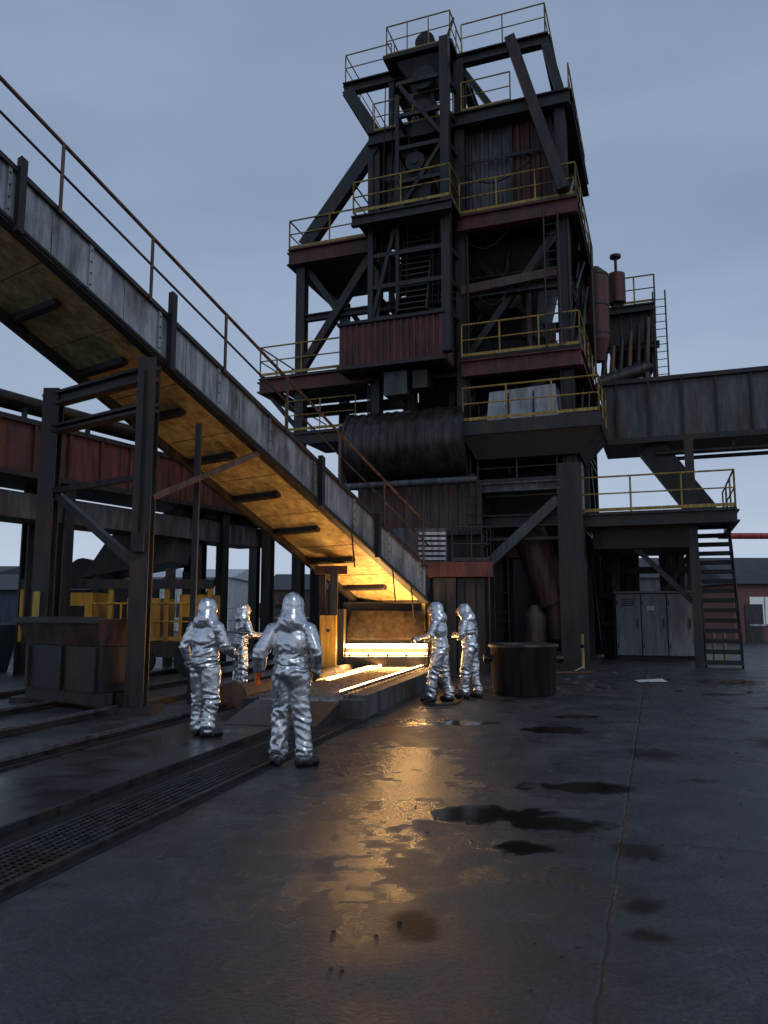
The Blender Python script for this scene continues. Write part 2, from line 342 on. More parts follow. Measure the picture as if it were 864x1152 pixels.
# ------------------------------------------------------------------ tower
UB=5.6
o=Obj('furnace_tower',tower)
for a in (-6.5,-3.4,0):
    for bb in (0,4,8):
        top=(18.6 if bb<8 else 12.3) if not(a==-3.4 and bb==0) else 20.8
        o.ibeam('columns',(a,bb,0),(a,bb,top),.36,.42,STEEL)
    o.ibeam('columns',(a,UB,12.3),(a,UB,20.7),.3,.36,STEEL)
o.box('main_leg',(-.42,-.4,0),(.33,.35,6.2),STEEL); o.box('leg_base',(-.6,-.6,0),(.5,.5,.12),STEEL)
for a in (-13.4,-10.6,-9.4,-8):
    for bb in (0,4):
        o.ibeam('wing_columns',(a,bb,0),(a,bb,14.4 if a==-9.4 else 5.1),.34,.36,STEEL)
for z,h in ((4.5,.4),(7.4,.35),(9.6,.4),(12.2,.3),(14.6,.45),(18.4,.5)):
    B=8 if z<13 else UB
    for bb in (0.02,4,B): o.ibeam('level_beams',(-6.5,bb,z),(.1,bb,z),.3,h,STEEL)
    for a in (-6.5,-3.4,0.02): o.ibeam('level_beams',(a,0,z),(a,B,z),.3,h,STEEL)
o.box('deck_c',(-3.45,-.45,14.84),(.45,UB+.2,14.9),STEEL2); o.ibeam('red_beam_c',(-3.45,-.4,14.55),(.5,-.4,14.55),.25,.55,OXIDE); o.ibeam('red_beam_c',(.42,-.4,14.55),(.42,UB+.2,14.55),.2,.45,STEEL)
o.rail('rail_c',[(-3.4,-.4,14.9),(.45,-.4,14.9),(.45,UB+.2,14.9)],YEL)
o.box('deck_c_left',(-9.8,-.3,14.74),(-6.5,4.3,14.8),STEEL2); o.ibeam('red_beam_left',(-9.8,-.3,14.45),(-6.4,-.3,14.45),.25,.6,OXIDE); o.ibeam('red_beam_left',(-9.8,-.3,14.45),(-9.8,4.3,14.45),.2,.5,OXIDE)
o.rail('rail_c_left',[(-6.6,-.3,14.8),(-9.8,-.3,14.8),(-9.8,4.2,14.8),(-6.6,4.2,14.8)],YEL)
o.box('deck_b',(-3.4,-.5,9.82),(.45,8.6,9.88),STEEL2); o.ibeam('red_beam_b',(-3.35,-.45,9.5),(.45,-.45,9.5),.25,.55,OXIDE); o.ibeam('side_beam_b',(.42,-.4,9.5),(.42,8.6,9.5),.2,.5,OXIDE)
o.rail('rail_b',[(-3.35,-.45,9.9),(.42,-.45,9.9),(.42,8.6,9.9)],YEL)
o.box('deck_l2',(-10.9,-.3,10.02),(-7.5,3.5,10.08),STEEL2); o.ibeam('red_beam_l2',(-10.9,-.3,9.72),(-6.6,-.3,9.72),.25,.55,OXIDE); o.ibeam('side_l2',(-10.9,-.3,9.72),(-10.9,3.5,9.72),.25,.4,STEEL)
o.rail('rail_l2',[(-7.6,-.3,10.1),(-10.9,-.3,10.1),(-10.9,3.5,10.1)],YEL); o.ibeam('l2_back',(-10.9,3.5,9.72),(-6.6,3.5,9.72),.25,.4,STEEL)
o.beam('l2_knee',(-10.7,0,9.5),(-9.4,0,8.0),.14,.14,STEEL)
o.box('deck_l3',(-9.9,-.2,7.92),(-6.6,3.3,7.98),STEEL2); o.ibeam('beam_l3',(-9.9,-.2,7.7),(-6.6,-.2,7.7),.2,.4,STEEL); o.rail('rail_l3',[(-7.2,-.2,8),(-9.9,-.2,8),(-9.9,3.3,8)],YEL,r=.025)
o.box('deck_l4',(-13.8,-.3,5.12),(-7,4.2,5.2),STEEL2); o.ibeam('beam_l4',(-13.8,-.3,4.9),(-7,-.3,4.9),.2,.4,STEEL); o.rail('rail_l4',[(-11.2,-.3,5.2),(-13.8,-.3,5.2),(-13.8,4,5.2)],YEL,r=.025)
for z0,z1 in ((10.3,14.2),):
    o.beam('wing_brace',(-9.3,-.1,z0),(-6.6,-.1,z1),.28,.28,STEEL); o.beam('wing_brace',(-9.3,.15,z1),(-6.6,.15,z0),.22,.22,STEEL)
    o.beam('wing_brace',(-9.3,4,z0),(-6.6,4,z1),.22,.22,STEEL); o.beam('wing_brace',(-9.3,4.15,z1),(-6.6,4.15,z0),.2,.2,STEEL)
    o.ibeam('wing_brace',(-9.4,0,12.2),(-6.5,0,12.2),.2,.25,STEEL)
    o.beam('wing_brace',(-9.4,0.1,z0),(-9.4,3.9,z1),.2,.2,STEEL)
o.beam('raked_brace',(-6.5,-.1,18.3),(-9.25,-.1,14.9),.35,.52,STEEL); o.beam('raked_brace',(-6.5,4,18.3),(-9.25,4,14.9),.25,.35,STEEL)
for (a0,z0,a1,z1,bb,w) in ((-3.3,10.1,-.2,14.2,.25,.22),(-3.3,14.2,-.2,10.1,1.2,.2),(-6.4,10,-3.5,14,1.0,.2),(-6.4,5,-3.5,7.4,.2,.2),(-3.3,7.7,-.2,9.4,.3,.2),(-3.3,5,-.2,7.3,3.8,.2)):
    o.beam('bracing',(a0,bb,z0),(a1,bb,z1),w,w,STEEL)
for z0,z1 in ((0.2,4.4),(5,9.4),(10,14.4),(15,18.2)):
    o.beam('side_bracing',(.02,.2,z0),(.02,3.9,z1),.2,.2,STEEL)
    if z1<12: o.beam('side_bracing',(.02,7.8,z0),(.02,4.1,z1),.2,.2,STEEL)
o.beam('red_mid_beam',(-3.4,-.15,12.3),(-.2,-.15,12.5),.25,.3,PANEL)
o.beam('front_diagonal',(-2.8,-.2,3.0),(-.4,-.2,5.1),.28,.30,PANELG)
H0,H1=15.0,18.3
def wallbox(part,a0,b0,a1,b1,z0,z1,mat,pitch=.32,dep=.06,mat2=None):
    o.corr(part,(a0,b0),(a1,b0),z0,z1,mat,pitch,dep); o.corr(part,(a1,b0),(a1,b1),z0,z1,mat2 or mat,pitch,dep)
    o.corr(part,(a1,b1),(a0,b1),z0,z1,mat,pitch,dep); o.corr(part,(a0,b1),(a0,b0),z0,z1,mat,pitch,dep)
    o.add(part,[(a0,b0,z1),(a1,b0,z1),(a1,b1,z1),(a0,b1,z1)],[(0,1,2,3)],STEEL2); o.add(part,[(a0,b0,z0),(a1,b0,z0),(a1,b1,z0),(a0,b1,z0)],[(3,2,1,0)],STEEL2)
HB=.25
o.corr('hopper_panels',(-6.3,HB),(-4.9,HB),H0,H1,PANEL,.3); o.corr('hopper_panels',(-4.9,HB-.05),(-3.2,HB-.05),H0,H1,OXIDE,.3)
o.corr('hopper_panels',(-3.2,HB),(-1.7,HB),H0,H1,PANELG,.3); o.corr('hopper_panels',(-1.7,HB-.05),(-.35,HB-.05),H0,H1,OXIDE,.3)
wallbox('hopper_body',-6.3,HB+.06,-.3,UB-.2,H0,H1,PANEL,.3,.05,PANELG)
for a in (-6.32,-4.93,-3.25,-1.72,-.38): o.box('hopper_ribs',(a,HB-.2,H0),(a+.1,HB-.06,H1),STEEL)
o.box('hopper_trim',(-6.45,HB-.24,16.9),(-.3,HB-.205,17.02),STEEL)
o.hexa('hopper_cone',[(-5,2.2,11.2),(-1.4,2.2,11.2),(-1.4,4.8,11.2),(-5,4.8,11.2)],[(-6,1,14.4),(-.7,1,14.4),(-.7,5,14.4),(-6,5,14.4)],STEEL2)
o.box('inner_body',(-5.6,2.0,7.9),(-.9,6.5,11.2),STEEL2); o.box('inner_body',(-6.2,1.6,4.8),(-.5,7.2,7.8),STEEL2)
for i in range(16):
    a=random.uniform(-6,-.6); bb=random.uniform(.9,1.9); z=random.uniform(9.9,13.6); w=random.uniform(.25,.8); h=random.uniform(.3,1.2)
    o.box('machinery',(a,bb,z),(a+w,bb+.6,z+h),random.choice([STEEL,STEEL2,PANEL]))
for i in range(18):
    a=random.uniform(-6.2,-.5); z=random.uniform(4.9,12); o.cyl('pipes',(a,random.uniform(.6,1.2),z),(a+random.uniform(-.3,.3),random.uniform(.6,1.2),z+random.uniform(1.5,3)),random.uniform(.06,.16),random.choice([STEEL,PIPE,PANEL]),10)
for i in range(7):
    z=random.uniform(5,14); o.cyl('pipes',(-6.3,.8+i*.08,z),(random.uniform(-3,-.2),.8+i*.08,z),random.uniform(.05,.12),STEEL,10)
for i in range(10):
    a0=random.uniform(-6.3,-1); a1=a0+random.uniform(.5,2.5); z=random.uniform(6,18.3); bb=random.uniform(-.3,-.15)
    o.hose('cables',[(a0,bb,z),((a0+a1)/2,bb-.05,z-random.uniform(.4,1)),(min(a1,0),bb,z+random.uniform(-.3,.6))],.022,BLACK,5,4)
for a in (-.2,.15,-3.15,-6.7):
    o.cyl('conduits',(a,-.28,5.2),(a,-.28,14.2),.035,STEEL2,6)
# central skip shaft
for a,w in ((-6.25,.18),(-5.3,.12),(-3.62,.3)):
    o.beam('shaft_posts',(a,-1.2,9.9),(a,-1.2,20.9 if a>-4 else (19.2 if a>-6 else 17.2)),w,w,STEEL)
for z in (11.3,12.4,13.5,14.7,16.0,17.2,18.4,19.6):
    a0=-6.25 if z<15 else (-5.3)
    o.beam('shaft_rungs',(a0,-1.2,z),(-3.62,-1.2,z),.12,.14,STEEL); o.beam('shaft_rungs',(-3.62,-1.2,z),(-3.5,0,z),.12,.14,STEEL); o.beam('shaft_rungs',(a0,-1.2,z),(a0,.2,z),.12,.14,STEEL)
o.box('deck_shaft',(-6.75,-1.7,14.74),(-3.3,0,14.84),STEEL2); o.ibeam('shaft_beam',(-6.75,-1.7,14.6),(-3.3,-1.7,14.6),.2,.35,STEEL)
o.rail('rail_shaft',[(-6.7,-.1,14.9),(-6.7,-1.7,14.9),(-3.35,-1.7,14.9),(-3.35,-.5,14.9)],YEL)
o.stairs('shaft_stair',(-4.75,-1.35,11.3),(-4.75,-.5,14.4),1.0,STEEL,.22)
o.beam('shaft_diag',(-6.2,-1.2,11.3),(-5.4,-1.2,14.4),.12,.12,STEEL); o.beam('shaft_diag',(-5.3,-1.2,14.9),(-3.7,-1.2,17.2),.12,.12,STEEL); o.beam('shaft_diag',(-3.7,-1.2,17.4),(-5.2,-1.2,19.5),.12,.12,STEEL)
o.hexa('skip_bucket',[(-5.15,-1.0,15.0),(-4.3,-1.0,15.0),(-4.3,-.2,15.0),(-5.15,-.2,15.0)],[(-5.2,-1.1,16.0),(-4.1,-1.1,16.0),(-4.1,-.1,16.0),(-5.2,-.1,16.0)],STEEL2)
o.box('hoist_head',(-4.9,-1.0,17.7),(-3.9,0,18.2),STEEL2); o.box('hoist_head',(-4.8,-.8,18.9),(-4.2,.1,19.4),STEEL2)
for a,z,r in ((-4.7,16.7,.34),(-4.4,19.7,.42),(-4.4,18.6,.3)): o.cyl('sheaves',(a,-1.15,z),(a,-1.0,z),r,STEEL2,20); o.cyl('sheaves',(a,-1.2,z),(a,-1.16,z),r*.35,STEEL,14)
for a in (-5.9,-5.6,-5.0,-4.1,-3.9): o.cyl('hoist_ropes',(a,-1.25,11.5),(a+.1,-1.0,19.8),.02,BLACK,5)
wallbox('red_cabin',-7.3,-1.3,-3.75,.3,9.75,11.15,OXIDE,.22,.05)
o.box('cabin_trim',(-7.4,-1.42,9.62),(-3.65,.4,9.74),STEEL); o.box('cabin_trim',(-7.4,-1.42,11.16),(-3.65,.4,11.26),STEEL)
o.box('under_cabin_box',(-5.9,-.9,8.75),(-5.1,-.2,9.55),PANELG); o.box('under_cabin_box',(-4.9,-.9,8.9),(-4.4,-.2,9.5),STEEL)
o.box('deck_d',(-6.6,-.3,18.66),(.3,UB+.1,18.72),STEEL2); o.ibeam('beam_d',(-6.7,-.3,18.4),(.35,-.3,18.4),.25,.5,STEEL); o.ibeam('beam_d',(.3,-.3,18.4),(.3,UB+.1,18.4),.25,.55,STEEL)
o.rail('rail_d',[(-6.5,-.25,18.72),(-3.6,-.25,18.72)],YEL,r=.025); o.rail('rail_d',[(-3.3,-.25,18.72),(-1.6,-.25,18.72)],YEL,r=.025); o.rail('rail_d',[(.3,0,18.72),(.3,UB,18.72)],YEL,r=.025)
TB=7
for bb in (0,TB): o.ibeam('top_frame',(-7.8,bb,20.85),(-.3,bb,20.85),.3,.42,STEEL)
for a in (-7.7,-5.9,-3.5,-.4): o.ibeam('top_frame',(a,0,20.85),(a,TB,20.85),.3,.4,STEEL)
o.beam('top_legs',(-7.6,0,20.7),(-6.4,0,18.6),.38,.40,STEEL); o.beam('top_legs',(-7.6,TB,20.7),(-6.4,UB,18.6),.3,.3,STEEL)
o.beam('top_legs',(-1.5,-.45,20.75),(.1,-.45,15.0),.35,.66,STEEL)
o.beam('top_legs',(-.4,0,20.7),(.1,0,18.5),.3,.3,STEEL); o.beam('top_legs',(-.4,TB,20.7),(.1,UB,18.5),.3,.3,STEEL); o.beam('top_legs',(-.4,.2,20.7),(.1,4,18.6),.22,.22,STEEL)
o.beam('top_legs',(-5.9,0,20.7),(-5.9,0,18.7),.22,.22,STEEL); o.beam('top_legs',(-3.4,.1,20.7),(-2.2,.1,18.7),.2,.2,STEEL); o.beam('top_legs',(-5.8,.1,20.7),(-4.6,.1,18.7),.18,.18,STEEL)
o.rail('top_rail',[(-7.7,-.1,21.06),(-5.9,-.1,21.06)],YEL,r=.025,toe=False); o.rail('top_rail',[(-3.3,-.1,21.06),(-.4,-.1,21.06),(-.4,TB,21.06),(-7.7,TB,21.06),(-7.7,-.1,21.06)],YEL,r=.025,toe=False)
o.box('crown_deck',(-5.9,-1.0,20.85),(-3.4,1.5,21.0),STEEL2); o.rail('crown_rail',[(-5.8,.8,21),(-5.8,-.9,21),(-3.5,-.9,21),(-3.5,.8,21)],YEL,h=1.15,sp=.8,r=.025)
o.box('crown_winch',(-5.2,-.2,21),(-4.0,.8,21.7),STEEL2); o.cyl('crown_winch',(-4.5,-.6,21.5),(-4.5,.2,21.5),.35,STEEL2,16)
o.cyl('mast',(-4.0,0,21.4),(-3.6,0,22.6),.05,STEEL,8)
o.hexa('crown_hang',[(-4.9,-.5,19.9),(-4.1,-.5,19.9),(-4.1,.5,19.9),(-4.9,.5,19.9)],[(-5.5,-.8,20.8),(-3.6,-.8,20.8),(-3.6,1,20.8),(-5.5,1,20.8)],STEEL2)
DR=1.27
o.cyl('drum',(-7.35,.2,7.15),(-3.25,.2,7.15),DR,DRUM,40)
for i in range(14): a=-7.3+i*.31; o.cyl('drum_rings',(a,.2,7.15),(a+.045,.2,7.15),DR+.028,DRUM,40)
for a in (-7.37,-3.32): o.cyl('drum_flange',(a,.2,7.15),(a+.09,.2,7.15),DR+.06,STEEL,40)
o.cyl('drum_hub',(-3.25,.2,7.15),(-3.0,.2,7.15),.4,STEEL,20)
o.box('drum_saddle',(-7.2,-.3,5.8),(-3.0,.8,6.05),STEEL); o.cyl('long_pipe',(-7.6,-.9,5.75),(-2.8,-.9,5.75),.12,PANELG,12)
o.corr('lower_panels',(-6.95,-.55),(-2.75,-.55),4.2,5.75,PANEL,.28,.04); o.box('lower_house',(-6.9,-.5,0),(-2.8,4,5.7),STEEL2)
o.box('lower_trim',(-7.0,-.7,4.05),(-2.7,-.56,4.2),STEEL)
o.ladder('ladder',(-2.95,-.75,0),5.6,STEEL)
o.hexa('hull_a',[(-2.9,-.5,6.45),(.3,-.5,6.45),(.3,1.8,6.45),(-2.9,1.8,6.45)],[(-3.3,-.8,7.2),(.95,-.8,7.2),(.95,2,7.2),(-3.3,2,7.2)],STEEL2)
o.box('deck_a',(-3.35,-.85,7.2),(1.0,2.2,7.62),STEEL); o.rail('rail_a',[(-3.25,1.5,7.65),(-3.25,-.8,7.65),(.95,-.8,7.65),(.95,2.1,7.65)],YEL)
o.hexa('covered_crate',[(-2.6,-.3,7.63),(-.3,-.3,7.63),(-.3,1,7.63),(-2.6,1,7.63)],[(-2.5,-.25,8.7),(-.4,-.2,8.8),(-.4,.9,8.85),(-2.5,.9,8.75)],TARP)
for a in (-1.9,-1.1): o.box('crate_strap',(a,-.33,7.63),(a+.05,-.3,8.6),STEEL)
o.box('back_wall',(-6.4,7.9,0),(-.2,8.05,4.4),STEEL2); o.box('inner_partition',(-2.7,3.2,0),(-2.5,7.8,4.4),STEEL2)
o.cyl('slanted_chute',(-1.7,1.0,4.6),(-.7,1.0,1.9),.55,PIPE,24); o.cyl('slanted_chute',(-.7,1.0,1.9),(-.7,1.0,.8),.4,PIPE,20)
o.box('red_gearbox',(-2.6,.8,3.4),(-1.5,1.8,4.1),OXIDE); o.cyl('tank',(-1.3,.3,0),(-1.3,.3,1.5),.35,PANEL,18); o.cyl('tank',(-1.3,.3,1.5),(-1.3,.3,1.85),.35,PANEL,18,r2=.12)
o.box('floor_plinth',(-2.6,.8,0),(-.6,3,.3),CONC); o.ladder('ladder2',(-2.35,.3,0.3),4.4,STEEL)
for z in (3.9,5.3): o.cyl('front_pipe',(-2.7,-.1,z),(.0,-.1,z),.08,STEEL,10)
o.ibeam('deck_mid',(-2.9,-.3,5.55),(-.3,-.3,5.55),.25,.3,PANELG); o.rail('rail_mid',[(-2.9,-.35,5.7),(-.4,-.35,5.7)],STEEL,h=.9)
# P1 right platform
o.box('deck_p1',(.2,.3,4.62),(4.65,5.2,4.7),STEEL2); o.ibeam('beam_p1',(.3,.3,4.45),(4.65,.3,4.45),.25,.4,STEEL); o.ibeam('beam_p1',(4.62,.3,4.45),(4.62,5.2,4.45),.2,.36,STEEL)
o.box('p1_under',(.5,.8,3.6),(3.4,4.5,4.3),STEEL2)
o.rail('rail_p1',[(.25,.3,4.7),(4.62,.3,4.7),(4.62,5,4.7)],YEL)
o.ibeam('post_p1',(3.45,.9,0),(3.45,.9,6.9),.26,.26,STEEL); o.ibeam('post_p1',(3.45,5,0),(3.45,5,4.5),.26,.26,STEEL); o.ibeam('post_p1',(.9,5,0),(.9,5,4.5),.26,.26,STEEL)
o.beam('brace_p1',(1.5,1.2,3.9),(3.4,1.2,1.9),.16,.16,STEEL); o.beam('brace_p1',(1.2,5,.3),(3.4,5,3.6),.16,.16,STEEL)
o.stairs('stairs_p1',(4.12,.9,0),(4.12,3.6,4.6),1.0,STEEL2,.29,rmat=STEEL2,th=.13)
for a0,a1 in ((.3,1.7),(2.4,3.3)): o.corr('p1_back_panels',(a0,6.4),(a1,6.4),0,4.4,STEEL2,.3)
o.beam('p1_back_beam',(.2,6.4,3.2),(3.4,6.4,3.2),.2,.25,STEEL)
for z in (1.2,2.2): o.cyl('p1_pipes',(.3,5.8,z),(3.5,5.8,z),.12,PIPE,10)
# right-side vessels & pipework
VA=.62
o.cyl('red_vessel',(VA,4.6,11.7),(VA,4.6,14.3),.45,OXIDE,28); o.cyl('red_vessel_top',(VA,4.6,14.3),(VA,4.6,14.6),.45,OXIDE,28,r2=.15); o.cyl('red_vessel_base',(VA,4.6,10.9),(VA,4.6,11.7),.2,OXIDE,18,r2=.45)
for z in (11.9,13.0,14.2): o.cyl('vessel_band',(VA,4.6,z),(VA,4.6,z+.08),.475,STEEL,28)
o.cyl('small_vessel',(1.3,6.2,13.7),(1.3,6.2,14.9),.34,OXIDE,20); o.cyl('small_vessel',(1.3,6.2,14.9),(1.3,6.2,15.7),.06,STEEL,8); o.cyl('cap',(1.3,6.2,15.6),(1.3,6.2,15.7),.22,STEEL,12)
o.box('deck_r',(.6,6.2,13.5),(2.7,8.6,13.6),STEEL2); o.ibeam('beam_r',(.6,6.2,13.4),(2.7,6.2,13.4),.2,.3,STEEL); o.rail('rail_r',[(1.2,6.2,13.6),(2.7,6.2,13.6),(2.7,8.6,13.6)],YEL,sp=1.0)
o.box('filter_box',(.9,6.4,11.9),(2.65,8.3,13.3),STEEL); o.hexa('filter_hopper',[(1.3,6.9,10.7),(1.7,6.9,10.7),(1.7,7.6,10.7),(1.3,7.6,10.7)],[(.9,6.4,11.9),(1.85,6.4,11.9),(1.85,8.3,11.9),(.9,8.3,11.9)],STEEL2)
o.hexa('filter_hopper',[(2.1,6.9,10.9),(2.4,6.9,10.9),(2.4,7.6,10.9),(2.1,7.6,10.9)],[(1.9,6.4,11.9),(2.65,6.4,11.9),(2.65,8.3,11.9),(1.9,8.3,11.9)],STEEL2)
for i in range(5): o.box('filter_ribs',(1.0+.38*i,6.34,11.95),(1.07+.38*i,6.398,13.25),PANEL)
for z in (10.4,11.9): o.ibeam('beam_r2',(.2,6.3,z),(2.8,6.3,z),.2,.25,STEEL)
o.ladder('ladder_r',(2.85,6.2,10.2),14.0,STEEL); 
for a in (.7,2.6): o.ibeam('post_r',(a,6.6,9.8),(a,6.6,13.4),.2,.2,STEEL)
for i in range(6): o.cyl('r_pipes',(.6+.33*i,5.7,9.9),(.8+.32*i,5.9,11.6+.25*i),.10,random.choice([STEEL,PIPE,STEEL2]),10)
o.cyl('big_elbow',(.6,5.4,10.3),(2.4,5.9,10.9),.28,DRUM,18)
o.ladder('ladder3',(-.35,-.55,9.9),14.5,STEEL); o.ladder('ladder5',(.62,3,9.9),14.8,STEEL,ax=(0,1))
for i in range(9):
    z=random.uniform(10,17.5); o.cyl('side_pipes',(.15+random.uniform(0,.25),random.uniform(.5,2),z-3),(.15+random.uniform(0,.25),random.uniform(3,5),z),.05,STEEL,8)
o.finish()

o=Obj('conveyor_gallery',tower)
o.box('girder_web',(.75,4.0,7.75),(16,4.1,9.75),PANELG); o.box('top_flange',(.7,3.85,9.752),(16,6.5,9.9),STEEL); o.box('bottom_flange',(.7,3.85,7.55),(16,6.5,7.748),STEEL); o.box('girder_web_back',(.75,6.3,7.75),(16,6.4,9.75),STEEL)
for i in range(14): o.box('stiffeners',(1.2+i*1.1,3.9,7.76),(1.28+i*1.1,3.998,9.74),STEEL)
o.cyl('under_pipe',(2.5,4.2,7.2),(16,4.2,7.2),.1,STEEL,10); o.cyl('under_pipe',(2.5,4.6,7.05),(16,4.6,7.05),.07,STEEL,10)
for a in (5,8,11,14): o.beam('hanger',(a,4.2,7.6),(a,4.2,7.1),.06,.06,STEEL)
o.beam('diagonal_duct',(2.3,4.6,7.5),(4.0,4.6,5.0),.8,.9,STEEL2)
for a in (9.5,15.5):
    for bb in (4.1,6.2): o.ibeam('legs',(a,bb,0),(a,bb,7.5),.35,.35,STEEL)
o.finish()

# ------------------------------------------------------------------ inclined conveyor
Q0=V((-5.64,10.5,8.32)); Q1=V((1.06,20.0,2.86)); W=V((-.817,.576,0))*2.15; D=(Q1-Q0)
def conv(t,w,z): return Q0+D*t+W*w+V((0,0,z))
o=Obj('inclined_conveyor',conv)
T0=-.85
def cbox(part,t0,t1,w0,w1,z0,z1,mat): o.box(part,(t0,w0,z0),(t1,w1,z1),mat)
nseg=16
for i in range(nseg):
    a=T0+(1-T0)*i/nseg; b_=T0+(1-T0)*(i+1)/nseg-.0012
    cbox('side_plates',a,b_,-.012,.0,-.88,-.12,GREY); cbox('side_plates',a,b_,1.0,1.012,-.88,-.12,GREY)
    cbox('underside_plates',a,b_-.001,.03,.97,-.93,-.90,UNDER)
for w in (-.012,.985):
    cbox('flanges',T0,1,w-.03,w+.05,-.12,-.04,STEEL); cbox('flanges',T0,1,w-.03,w+.06,-1.0,-.885,STEEL)
cbox('belt',T0,1,.06,.94,-.35,-.31,RUB); cbox('deck',T0,1,.01,.99,-.5,-.47,STEEL)
for i in range(16):
    t=T0+.02+i*.12; cbox('stiffeners',t,t+.005,-.03,-.0125,-.88,-.12,GREY)
    for k in range(4): o.cyl('rivets',(t+.0025,-.034,-.78+k*.19),(t+.0025,-.03,-.78+k*.19),.018,STEEL,6)
for i in range(16):
    t=T0+.05+i*.115
    cbox('cross_stubs',t,t+.008,.34,.97,-1.04,-.93,STEEL2); o.cyl('stub_bolts',(t+.004,.31,-.985),(t+.004,.35,-.985),.075,STEEL,8)
o.beam('keel',(T0,.97,-1.02),(1,.97,-1.02),.12,.16,STEEL)
for w in (-.05,1.04):
    for i in range(13):
        t=T0+.03+i*.15
        o.cyl('handrail',(t,w,-.15),(t,w,1.0),.03,PIPE,8,caps=False)
    o.cyl('handrail',(T0,w,1.0),(1,w,1.0),.032,PIPE,8); o.cyl('handrail',(T0,w,.5),(1,w,.5),.022,STEEL,8)
for t,h in ((.02,.1),(.265,.35),(.62,.05),(.8,.0)): cbox('side_brackets',t,t+.009,-.09,-.032,-1.05,h,STEEL2)
o.cyl('head_pulley',(1.0,.02,-.5),(1.0,.98,-.5),.32,STEEL,20); cbox('end_plate',1.001,1.01,.0,1.0,-.95,-.4,STEEL)
for t in (.72,.86,.93): o.cyl('hanging_cable',(t,-.05,-1.0),(t+.01,-.05,-1.7),.02,BLACK,6)
o.cyl('cable_conduit',(T0,-.04,-.95),(1,-.04,-.95),.03,BLACK,6)
o.finish()
o=Obj('conveyor_trestle')
PR=V((-4.05,12.85,0)); PL=V((-6.4,14.5,0))
o.ibeam('column',tuple(PR),(PR.x,PR.y,5.95),.30,.30,STEEL); o.ibeam('column',tuple(PL),(PL.x,PL.y,5.9),.30,.30,STEEL)
P2=PR+V((.85,1.15,0)); o.beam('thin_post',(P2.x-.25,P2.y,0),(P2.x-.25,P2.y,5.1),.10,.10,STEEL)
for z,h in ((5.7,.26),(5.1,.16)): o.ibeam('cross_beam',(PL.x-.2,PL.y+.15,z),(PR.x+.1,PR.y-.05,z),.22,h,STEEL)
o.beam('brace',(PL.x+.1,PL.y,3.9),(PR.x-.1,PR.y+.05,2.4),.12,.14,STEEL); o.beam('mid_tie',(PL.x,PL.y,3.9),(PR.x,PR.y,3.9),.10,.10,STEEL)
kn=conv(.47,-.0,-1.0); o.beam('rusty_brace',(PR.x+.1,PR.y+.1,3.55),tuple(kn),.08,.10,PIPE)
for p in (PL,PR): o.box('base_plate',(p.x-.35,p.y-.35,0),(p.x+.35,p.y+.35,.1),STEEL); 
o.beam('ground_sill',(PL.x,PL.y-.05,.2),(PR.x,PR.y-.05,.2),.3,.2,STEEL)
o.box('yellow_tag',(PL.x-.06,PL.y-.27,1.35),(PL.x+.06,PL.y-.25,2.0),YEL)
o.box('junction_box',(PR.x-.1,PR.y-.27,2.6),(PR.x+.1,PR.y-.17,2.9),STEEL2); o.cyl('conduit',(PR.x,PR.y-.2,2.9),(PR.x,PR.y-.2,5.7),.02,BLACK,6)
o.finish()
def cabf(x,y,z):
    d=(PR-PL).normalized(); n=V((d.y,-d.x,0)); return PL+d*x+n*y+V((0,0,z))
o=Obj('spillage_hopper_bin',cabf)
o.box('body',(.35,-.3,.32),(2.5,.45,1.05),STEEL); o.hexa('flared_top',[(.35,-.3,1.06),(2.5,-.3,1.06),(2.5,.45,1.06),(.35,.45,1.06)],[(.2,-.45,1.5),(2.6,-.45,1.5),(2.6,.6,1.5),(.2,.6,1.5)],PANEL)
for x in (.4,1.4,2.35): o.box('ribs',(x,.452,.32),(x+.08,.50,1.04),STEEL)
o.box('skid',(.3,-.2,0.1),(2.6,-.05,.315),STEEL); o.box('skid',(.3,.25,.1),(2.6,.4,.315),STEEL); o.box('rim',(.15,.605,1.44),(2.65,.65,1.54),STEEL)
o.finish()

def lb(s_,w,z): return V((-9.2+.47*s_-.88*w, 18+.88*s_+.47*w, z))
o=Obj('girder_bridge',lb)
o.box('web',(-8,0,5.05),(11,.08,6.25),OXIDE); o.box('flange',(-8,-.12,6.252),(11,1.9,6.38),STEEL); o.box('flange',(-8,-.12,4.92),(11,1.9,5.048),STEEL); o.box('web_back',(-8,1.7,5.05),(11,1.78,6.25),OXIDE)
for i in range(18): o.box('stiffener',(-7.5+i*1.05,-.1,5.06),(-7.43+i*1.05,-.002,6.24),OXIDE)
o.cyl('top_pipe',(-8,.4,6.95),(11,.4,6.95),.14,STEEL,12); o.cyl('top_pipe',(-8,1.0,7.0),(11,1.0,7.0),.2,STEEL,12)
for i in range(9): o.beam('saddle',(-7+i*2,.5,6.38),(-7+i*2,.5,6.85),.1,.1,STEEL)
o.box('lower_duct',(-8,.3,3.95),(11,1.5,4.6),PANELG)
for s_ in (-6,2.2,8.5):
    for w in (.2,1.6): o.ibeam('legs',(s_,w,0),(s_,w,4.9),.3,.3,STEEL)
    o.beam('leg_tie',(s_,.2,3.0),(s_,1.6,1.2),.1,.1,STEEL)
o.finish()
o=Obj('tipping_hopper')
o.hexa('body',[(-9.4,24,2.7),(-6.6,24,3.2),(-6.6,26.5,3.2),(-9.4,26.5,2.7)],[(-8.6,24,4.0),(-6.3,24,5.0),(-6.3,26.5,5.0),(-8.6,26.5,4.0)],STEEL)
o.cyl('counterweight',(-9.6,24.5,2.9),(-9.6,26,2.9),.45,STEEL2,16)
for x in (-9,-6.7):
    for y in (24.2,26.2): o.ibeam('leg',(x,y,0),(x,y,3.0),.25,.25,STEEL)
